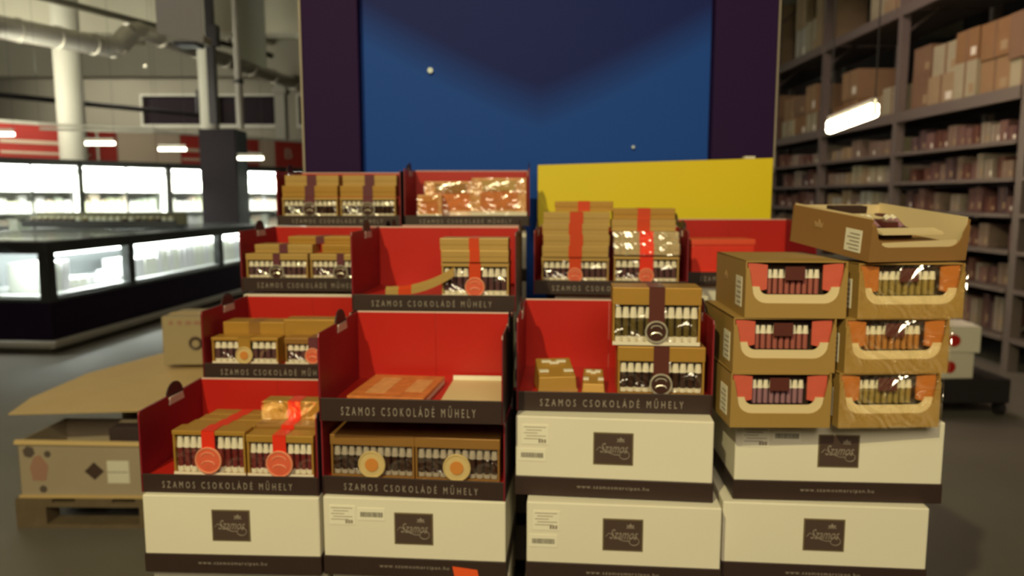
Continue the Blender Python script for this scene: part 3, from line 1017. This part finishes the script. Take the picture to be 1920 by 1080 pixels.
MB().box(-.068, .068, .236, .24, .004, .014).build('fold', LABELW, o)

# --- front row, column 3
T3 = tray(.224, 1.606, Z2, -4.4, 'red tray with two large brown ribboned boxes stacked at one side', W=.430, H=.212, band=.044)
g = 'large brown ribboned boxes in the third column'
gift_box(inn(T3, .104, .017), -5, .188, .110, .10, 'lower large gold box with brown ribbon and silver ringed seal', g, top=.30, ribbon=RIBBRN, seal='ring', n=11, rb=.034, sr=.024, lip=False, sealz=.24)
gift_box(inn(T3, .092, .022, .1125), -5, .190, .128, .09, 'upper large gold box with brown ribbon and silver ringed seal', g, top=.30, ribbon=RIBBRN, seal='ring', n=11, rb=.034, sr=.024, lip=True, sealz=.24, choc=CHOCGRN)
for (x, y, w, h, lab, rz) in ((-.123, .03, .088, .062, 'small gold printed box standing at the side of the third tray', 6), (-.044, .02, .052, .040, 'smallest gold printed box beside the large ringed boxes', -6)):
    o = thing('small_gift_box', lab, 'gift box', inn(T3, x, y), rz, 'small gold boxes in the third tray')
    MB().hexa([(-w / 2, 0, 0), (w / 2, 0, 0), (w / 2, .08, 0), (-w / 2, .08, 0), (-w / 2 + .002, .006, h * .55), (w / 2 - .002, .006, h * .55), (w / 2 - .004, .08, h), (-w / 2 + .004, .08, h)]).build('body', GOLD, o, bevel=.002)
    q = MB()
    for (a, c) in ((-.32, .30), (.32, .30), (0, .72), (-.2, .8), (.2, .8)):
        px, u = a * w, c
        yy, zz = .006 + .074 * u, h * .55 + h * .45 * u
        q.box(px - w * .12, px + w * .12, yy - .007, yy + .007, zz - .001, zz + .003)
    q.build('printed_petals', PAPER, o)
    MB().box(-w / 2 - .0008, w / 2 + .0008, -.0008, .003, 0, h * .12).build('base_rim', GOLDP, o)

# --- second row
L2 = tray(-.612, 1.907, Z2, -3, 'red tray behind the lower left one, holding amber toned boxes', W=.396, lift=.034, H=.182)
g = 'amber toned boxes in the second row tray'
gift_box(inn(L2, -.093, .022), -3, .176, .072, .05, 'amber toned chocolate box with glowing orange seal, at the outer side', g, top=.12, gold=GOLD, ribbon=GOLD, seal='orange', choc=CHOCMAU, cup=PAPER, n=10, rb=.032, sr=.022, sealz=.36)
slab(inn(L2, -.088, .078), -3, .172, .104, .07, 'plain upright gold box behind the orange sealed one', g, gold=GOLD, ribbon=GOLDD, rb=.03)
gift_box(inn(L2, .090, .022), -3, .150, .072, .05, 'chocolate box beside the orange sealed one, half hidden by the next tray', g, top=.22, gold=GOLDD, ribbon=RIBMAU, seal='disc', choc=CHOCMAU, n=9, rb=.024, sr=.02, sealz=.36)
slab(inn(L2, .075, .078), -3, .165, .112, .06, 'plain tall gold box standing behind the half hidden one', g, gold=GOLD, ribbon=None)
M_ = tray(-.201, 1.892, 1.213, -3.6, 'red tray in the middle with a tipped over gold box', W=.424, H=.205)
g = 'orange ribboned boxes in the middle tray'
gift_box(inn(M_, .105, .022), -4, .172, .090, .085, 'chocolate box with orange ribbon and salmon seal in the middle tray', g, top=.12, gold=GOLDP, ribbon=RIBORG, seal='disc', choc=CHOCMAU, n=10, rb=.030, sr=.025)
slab(inn(M_, .105, .014, .092), -4, .174, .030, .085, 'flat gold box, lower of two on the salmon sealed box', g)
slab(inn(M_, .103, .018, .1225), -3, .176, .030, .085, 'flat gold box, upper of two on the salmon sealed box', g)
p_ = inn(M_, -.03, .006)
bs = thing('bent_gold_sleeve', 'bent gold card sleeve with a red patch, fallen over in the middle tray', 'card sleeve', p_, -3)
def bend(u):
    return .004 + .050 * max(0, (u + .09) / .17) ** 2.2
for nm_, u0, u1, mm in (('sleeve_end', -.095, -.062, GOLDP), ('ribbon', -.062, -.028, RIBORG), ('sleeve', -.028, .082, GOLDP)):
    q = MB()
    for k in range(6):
        a = u0 + (u1 - u0) * k / 6
        c = u0 + (u1 - u0) * (k + 1) / 6
        q.hexa([(a, 0, bend(a)), (c, 0, bend(c)), (c, .010, bend(c) + .006), (a, .010, bend(a) + .006), (a, 0, bend(a) + .016), (c, 0, bend(c) + .016), (c, .010, bend(c) + .024), (a, .010, bend(a) + .024)])
    q.build(nm_, mm, bs)

# --- third row
S3 = tray(-.618, 2.255, 1.218, -3, 'red tray in the third row with plum ribboned boxes, beside the freezer', W=.420, H=.188)
g = 'plum ribboned boxes in the third row tray'
gift_box(inn(S3, -.103, .018), -3, .190, .080, .07, 'pale gold chocolate box with plum ribbon at the outer side of the third row', g, top=.24, gold=GOLDP, ribbon=RIBMAU, seal='silver', choc=CHOCMAU, n=11, rb=.022, sr=.022, lip=False)
gift_box(inn(S3, .095, .018), -3, .186, .080, .07, 'pale gold chocolate box with plum ribbon, nearer the middle tray', g, top=.24, gold=GOLDP, ribbon=RIBMAU, seal='silver', choc=CHOCMAU, n=11, rb=.022, sr=.022, lip=False)
slab(inn(S3, -.085, .03, .082), -3, .180, .026, .09, 'flat gold box on the outer plum ribboned box', g, gold=GOLDP, ribbon=RIBMAU)
slab(inn(S3, .02, .06, .109), -3, .200, .022, .09, 'flat gold box on top of the pile in the third row tray', g, gold=GOLD, ribbon=RIBMAU)
slab(inn(S3, .115, .03, .082), -3, .160, .026, .09, 'flat gold box on the inner plum ribboned box', g, gold=GOLD, ribbon=None)
tray(-.185, 2.262, 1.214, -2, 'red tray mostly hidden behind the middle tray', W=.410, H=.195)
C3 = tray(.291, 2.205, 1.214, -6, 'red tray with two tall piles of flat ribboned boxes', W=.455, H=.195)
g = 'tall pile with orange ribbons next to the fourth row'
gift_box(inn(C3, -.104, .022), -5, .200, .076, .085, 'chocolate box at the foot of the orange ribboned pile', g, top=.14, gold=GOLDP, ribbon=RIBORG, seal='disc', choc=CHOCMAU, n=11, rb=.036, sr=.022, lip=False)
nm = ['lowest', 'second from below', 'third from below', 'fourth from below']
for k in range(4):
    slab(inn(C3, -.104 + .003 * (k % 2), .014, .084 + k * .0335 - .006), -5 + (k % 2), .198, .033, .085, 'flat gold box with orange ribbon, %s in the taller pile' % nm[k], g, rb=.040)
slab(inn(C3, -.080, .060, .2135), -5, .176, .030, .085, 'topmost flat gold box of the taller pile, pushed back', g, gold=GOLD, ribbon=RIBORG, rb=.036)
g = 'pile wrapped in shiny film'
gift_box(inn(C3, .107, .020), -6, .190, .080, .085, 'chocolate box at the foot of the film wrapped pile', g, top=.10, gold=GOLDP, ribbon=RIBRED, seal='disc', choc=CHOCMAU, n=10, rb=.040, sr=.022, lip=False)
slab(inn(C3, .107, .012, .086), -6, .192, .034, .085, 'flat box under shiny film, lower one in the shorter pile', g, gold=mat('silver_gold_card', (.46, .38, .25), .35, .3), ribbon=RIBRED, rb=.040, film=FILMS)
slab(inn(C3, .105, .012, .1205), -6, .190, .034, .085, 'flat box under shiny film, upper one in the shorter pile', g, gold=MATS['silver_gold_card'], ribbon=RIBRED, rb=.040, film=FILMS)
slab(inn(C3, .098, .040, .1555), -4, .190, .034, .085, 'dull gold flat box above the film wrapped ones', g, gold=GOLDP, ribbon=RIBORG, rb=.038)
slab(inn(C3, .100, .060, .1905), -4, .186, .032, .085, 'dull gold flat box at the top of the shorter pile', g, gold=GOLD, ribbon=RIBORG, rb=.038)
R3 = tray(.800, 2.50, 1.212, -1, 'red tray below the yellow board, with one bright red box', W=.44, H=.212)
o = thing('red_box', 'bright red box lying in the tray below the yellow board', 'gift box', inn(R3, -.075, .06), 4)
MB().box(-.11, .11, 0, .12, 0, .095).build('base', REDPACK, o, bevel=.004)
MB().box(-.112, .112, -.003, .123, .095, .115).build('lid', mat('coral_lid', (.85, .10, .05), .4), o, bevel=.003)

# --- fourth row
R4a = tray(-.600, 2.60, 1.405, -1, 'topmost red tray nearest the freezers, with silver sealed boxes', W=.432, H=.193, band=.036)
g = 'silver sealed boxes in the topmost tray'
for k, (x, lab) in enumerate(((-.105, 'outer'), (.098, 'inner'))):
    gift_box(inn(R4a, x, .018), -1, .192, .070, .07, lab + ' silver sealed chocolate box with plum ribbon in the topmost tray', g, top=.12, gold=GOLDP, ribbon=RIBMAU, seal='silver', choc=CHOC, n=11, rb=.034, sr=.024, lip=False, sealz=.42)
    slab(inn(R4a, x, .02, .0725), -1, .194, .038, .09, 'flat gold box right on the %s silver sealed box' % lab, g, gold=GOLD, ribbon=RIBMAU, rb=.034)
    slab(inn(R4a, x + .004, .034, .1115), -2, .190, .036, .09, 'flat gold box second above the %s silver sealed box' % lab, g, gold=GOLDP, ribbon=RIBMAU, rb=.034)
R4b = tray(-.155, 2.58, 1.405, 0, 'topmost red tray nearest the yellow board, with orange printed boxes', W=.432, H=.200, band=.036)
g = 'orange printed boxes in the topmost tray'


def orange_pack(t, x, y, w, h, lab, capm, d=.07):
    o = thing('orange_box', lab, 'gift box', inn(t, x, y), 0, g)
    MB().box(-w / 2, w / 2, 0, d, 0, h).build('body', ORPALE, o, bevel=.003)
    MB().box(-w * .34, w * .34, -.002, 0, h * .22, h * .66).build('picture_panel', ORPRINT, o)
    MB().box(-w / 2 - .001, w / 2 + .001, -.003, .0, 0, h * .16).build('lip', PAPER, o)
    MB().box(-w * .3, w * .3, -.004, .0, h * .68, h * .93).build('top_label', capm, o)
    MB().box(-w / 2 - .002, w / 2 + .002, -.007, -.0065, 0, h).build('window_film', FILM, o)


orange_pack(R4b, -.130, .02, .085, .080, 'low orange printed box in the topmost tray', SEALORG)
orange_pack(R4b, -.062, .10, .190, .128, 'middle orange printed box with a dark label window', GOLDD)
orange_pack(R4b, .110, .02, .190, .138, 'widest orange printed box under shiny film', GOLDP)


# ------------------------------------------------------------------ ochre cartons
PKRED = mat('pale_red_foil', (.42, .13, .11), .4, .2)
PKMAU = mat('pale_mauve_foil', (.36, .19, .24), .4, .2)
PKGRN = mat('pale_olive_foil', (.36, .26, .08), .4, .2)
PKAMB = mat('pale_amber_foil', (.50, .22, .06), .4, .2)

def ochre(cx, cy, z, rz, W, D, H, label, corner, body=OCHRE, choc=None, opened=False, wrapped=False):
    choc = choc or PKRED
    t = thing('ochre_carton', label, 'carton', (cx, cy, z), rz, 'ochre cartons with cut out fronts')
    hw = W / 2
    th = .003
    b_ = MB()
    b_.box(-hw, hw, 0, D, 0, th).box(-hw, -hw + th, 0, D, th, H).box(hw - th, hw, 0, D, th, H).box(-hw, hw, D - th, D, th, H)
    b_.build('body', body, t)
    lo = H * (.26 if not opened else .34)
    # front with a wide U shaped cut out
    def U(x_in, zlow, rise=.030):
        pts = []
        for k in range(6):
            a = k / 5 * PI / 2
            pts.append((x_in - rise + rise * math.sin(a), zlow + rise * (1 - math.cos(a))))
        return pts
    c1 = U(hw - .014, lo)
    outer = [(-hw, 0), (hw, 0), (hw, H * .84), (hw - .006, H * .9)] + [(x, q) for x, q in reversed(c1)] + [(-x, q) for x, q in c1] + [(-hw + .006, H * .9), (-hw, H * .84)]
    MB().front(outer, -.003, 0).build('front_panel', body, t)
    l0 = lo + H * (.15 if not opened else .06)
    c2 = U(hw - .030, l0, .016)
    inner = [(-hw + .008, lo - .01), (hw - .008, lo - .01), (hw - .012, H * .55)] + [(x, q) for x, q in reversed(c2)] + [(-x, q) for x, q in c2] + [(-hw + .012, H * .55)]
    if opened:
        inner = [(-hw + .03, lo - .01), (hw - .02, lo - .01), (hw - .024, lo + H * .16), (-hw + .034, lo + H * .10)]
    MB().front(inner, .003, .006).build('liner', LINER, t)
    if not opened:
        MB().box(-hw + .01, hw - .01, .030, .033, .01, H * .93).build('inner_card', INNER, t)
    for s in ((-1, 1) if not opened else ()):
        x0, x1 = (s * (hw - .006), s * (hw - .046))
        MB().front([(x0, H * .42), (x1, H * .50), (x1, H * .93), (x0, H * .97)] if s > 0 else [(x0, H * .42), (x0, H * .97), (x1, H * .93), (x1, H * .50)], .007, .011).build('corner_print', corner, t)
    n = 9
    pw = (2 * hw - .096) / n
    me = bar_mesh(pw, H * .50, choc, PAPER, 0)
    if not opened:
        for k in range(n):
            obj('praline', me, t, (-hw + .048 + pw * (k + .5), .022, H * .36))
        MB().box(-.020, .020, .008, .010, H * .66, H * .90).build('centre_label', RIBBRN, t)
    if not opened:
        MB().box(-hw, hw, .004, D, H - th, H).build('top_panel', body, t)
    else:
        for a in ((-hw + th, -hw + th + .002, .004, D - th), (hw - th - .002, hw - th, .004, D - th)):
            MB().box(*a, th, H + .004).build('inner_liner', LINER, t)
        MB().box(-hw + th, hw - th, D - th - .002, D - th, th, H).build('inner_liner', LINER, t)
        # packs lying inside: two cream bars, a row of pralines with a dark label, a darker pack at the rear
        MB().box(-hw + .02, hw - .03, .01, .22, .01, H * 0.42).build('pack_body', body, t)
        MB().hexa([(-hw * .62, .075, H * 0.42), (hw * .40, .075, H * 0.42), (hw * .40, .18, H * 0.42), (-hw * .62, .18, H * 0.42), (-hw * .62, .075, H * 0.64), (hw * .40, .075, H * 0.64), (hw * .40, .18, H * 0.78), (-hw * .62, .18, H * 0.78)]).build('inner_pack', INNER, t)
        MB().hexa([(-hw * .75, .135, H * 0.90), (hw * .42, .135, H * 0.78), (hw * .42, .165, H * 0.82), (-hw * .75, .165, H * 0.82), (-hw * .75, .135, H * 0.84), (hw * .42, .135, H * 0.84), (hw * .42, .165, H * 0.90), (-hw * .75, .165, H * 0.90)]).build('cream_bar', LINER, t)
        MB().hexa([(-hw * .55, .03, H * 0.58), (hw * .72, .03, H * 0.58), (hw * .72, .06, H * 0.62), (-hw * .55, .06, H * 0.62), (-hw * .55, .03, H * 0.64), (hw * .72, .03, H * 0.64), (hw * .72, .06, H * 0.70), (-hw * .55, .06, H * 0.70)]).build('cream_bar', LINER, t)
        MB().box(-hw * .55, hw * .20, .195, .22, .01, H * 1.05).build('rear_pack', INNER, t)
        MB().tube((hw * .2, .150, H * 0.88), (hw * .2, .150, H * 0.92), .012, 12).build('round_mark', RIBBRN, t)
        pw = (2 * hw - .096) / 9
        me2 = bar_mesh(pw, .05, choc, PAPER, 0)
        for k in range(7):
            if k in (3, 4):
                continue
            o = obj('praline', me2, t, (-hw * .50 + pw * k, .085, H * 0.62))
            o.rotation_euler = (R(-62), 0, 0)
        MB().box(-hw * .5 + pw * 2.6, -hw * .5 + pw * 4.4, .075, .125, H * 0.67, H * 0.82).build('label_card', RIBBRN, t)
    if opened:
        t.rotation_euler = (R(6), 0, R(rz))
    # white sticker low on the outer side near the front, faint print at the rear
    st = MB().box(-hw - .001, -hw, .025, .075, H * .16, H * .70).build('side_sticker', LABELW, t)
    q = MB()
    for k in range(5):
        q.box(-hw - .0015, -hw - .0009, .030, .030 + .03 + .008 * (k % 2), H * (.22 + .09 * k), H * (.25 + .09 * k))
    q.build('sticker_print', INKL, st)
    q = MB()
    q.front([(-.012, 0), (.012, 0), (.015, .012), (.006, .007), (0, .018), (-.006, .007), (-.015, .012)], 0, .001)
    o = q.build('side_crown', mat('faded_print', (.42, .27, .13), .6), t, (-hw - .0012, D * .62, H * .55), (0, 0, R(-90)))
    if wrapped:
        MB().box(-hw - .001, hw + .001, -.010, -.0095, .0, H * .98).build('wrapping_film', FILMS, t)
    return t


HC = .113
ochre(0.553, 1.500, Z2, -1, .205, .27, HC, 'lowest ochre carton with salmon corners', PINKC, choc=PKMAU)
ochre(0.560, 1.512, Z2 + HC, -2, .208, .27, HC, 'middle ochre carton with salmon corners', PINKC)
ochre(0.580, 1.515, Z2 + 2 * HC, -3, .204, .27, HC + .004, 'uppermost ochre carton with salmon corners', PINKC)
ochre(0.777, 1.500, Z2, 2, .212, .25, HC, 'lowest film wrapped ochre carton with orange corners', ORANC, choc=PKGRN, wrapped=True)
ochre(0.788, 1.505, Z2 + HC, 2, .216, .25, HC, 'middle film wrapped ochre carton with orange corners', ORANC, choc=PKAMB, wrapped=True)
ochre(0.813, 1.510, Z2 + 2 * HC, 3, .222, .25, HC, 'upper film wrapped ochre carton with orange corners', ORANC, choc=PKGRN, wrapped=True)
ochre(0.826, 1.520, Z2 + 3 * HC + .004, 13, .232, .27, HC - .028, 'open ochre carton with cream liner on top of the whole pile', LINER, body=OCHREB, choc=PKMAU, opened=True)

# ------------------------------------------------------------------ cardboard pallet at the left
pallet((-2.27, 3.27, 0), -1, 1.28, .95, .14, 'wooden pallet under the grey cardboard carton at the lower left')
gc = thing('grey_carton', 'open grey carton with a white label, standing on the wooden pallet', 'carton', (-2.245, 3.28, .142), -1)
W_, D_c, H_c = .95, .36, .265
b_ = MB()
b_.box(0, W_, 0, .006, 0, H_c).box(0, W_, D_c - .006, D_c, 0, H_c).box(0, .006, 0, D_c, 0, H_c).box(W_ - .006, W_, 0, D_c, 0, H_c)
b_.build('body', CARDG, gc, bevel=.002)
MB().box(.006, W_ - .006, .006, D_c - .006, 0, .006).build('bottom', CARDD, gc)
MB().hexa([(-.01, -.012, H_c - .012), (W_, -.012, H_c - .022), (W_, .0, H_c - .022), (-.01, .0, H_c - .012), (-.01, -.004, H_c + .006), (W_, -.004, H_c - .006), (W_, .008, H_c - .006), (-.01, .008, H_c + .006)]).build('rolled_edge', CARD, gc)
MB().box(-.005, W_, -.010, .0, 0, .012).build('bottom_flap', CARD, gc)
lb = MB().box(.405, .505, -.002, 0, .07, .175).build('white_label', LABELW, gc)
MB().box(.405, .50, -.003, -.002, .12, .124).build('printed_line', INKL, lb)
MB().front([(.30, .125), (.345, .085), (.39, .125), (.345, .168)], -.002, 0).build('diamond_mark', LOGO, gc)
FADE = mat('faded_pink', (.42, .23, .17), .8)
FADK = mat('faded_black', (.12, .09, .08), .8)
MB().front([(.06, .08), (.12, .08), (.135, .15), (.10, .20), (.07, .19), (.05, .14)], -.002, 0).build('pink_mark', FADE, gc)
for x, z, r in ((.05, .215, .028), (.135, .205, .016), (.105, .04, .018)):
    MB().tube((x, -.003, z), (x, 0, z), r, 6).build('dark_mark', FADK, gc)
rc = thing('rear_carton', 'brown carton beneath the big sheet of cardboard', 'carton', (-2.0, 3.72, .142), -1)
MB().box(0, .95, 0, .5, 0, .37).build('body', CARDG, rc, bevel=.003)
MB().box(0, .95, .22, .28, .37, .372).build('tape', CARD, rc)
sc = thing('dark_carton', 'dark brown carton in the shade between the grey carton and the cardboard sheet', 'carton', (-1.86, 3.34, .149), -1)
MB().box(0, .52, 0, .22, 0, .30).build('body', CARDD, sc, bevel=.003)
MB().box(0, .52, .09, .13, .3, .302).build('tape', CARDG, sc)

# big sheet
pl_ = [(-2.33, 3.36, .505), (-1.72, 3.38, .515), (-1.28, 3.35, .54), (-1.05, 3.7, .56), (-1.05, 4.5, .575), (-1.9, 4.62, .575), (-2.12, 4.42, .565), (-2.32, 4.0, .545), (-2.38, 3.6, .515)]
o = MB().prism([(i, 0) for i in range(len(pl_))], lambda u, v, t: (pl_[int(u)][0], pl_[int(u)][1], pl_[int(u)][2] + t), 0, .006).build('cardboard_sheet', CARD)
tag(o, 'big bright sheet of cardboard lying over the cartons at the left', 'cardboard sheet')

bc = thing('beige_carton', 'beige carton with a dark ring mark standing on the cardboard sheet', 'carton', (-1.93, 4.06, .583), 2)
MB().box(0, .42, 0, .3, 0, .27).build('body', mat('beige_board', (.45, .36, .22), .75, noise=.05, nscale=8), bc, bevel=.003)
MB().box(-.001, .421, .1, .16, .27, .272).build('tape', CARD, bc)
MB().torus((.18, -.001, .12), .030, .009, 16, 5).build('ring_mark', LOGO, bc)
q = MB()
for k in range(4):
    q.box(.04 + k * .045, .06 + k * .05, -.0015, 0, .225, .245)
q.build('pink_marks', FADE, bc)
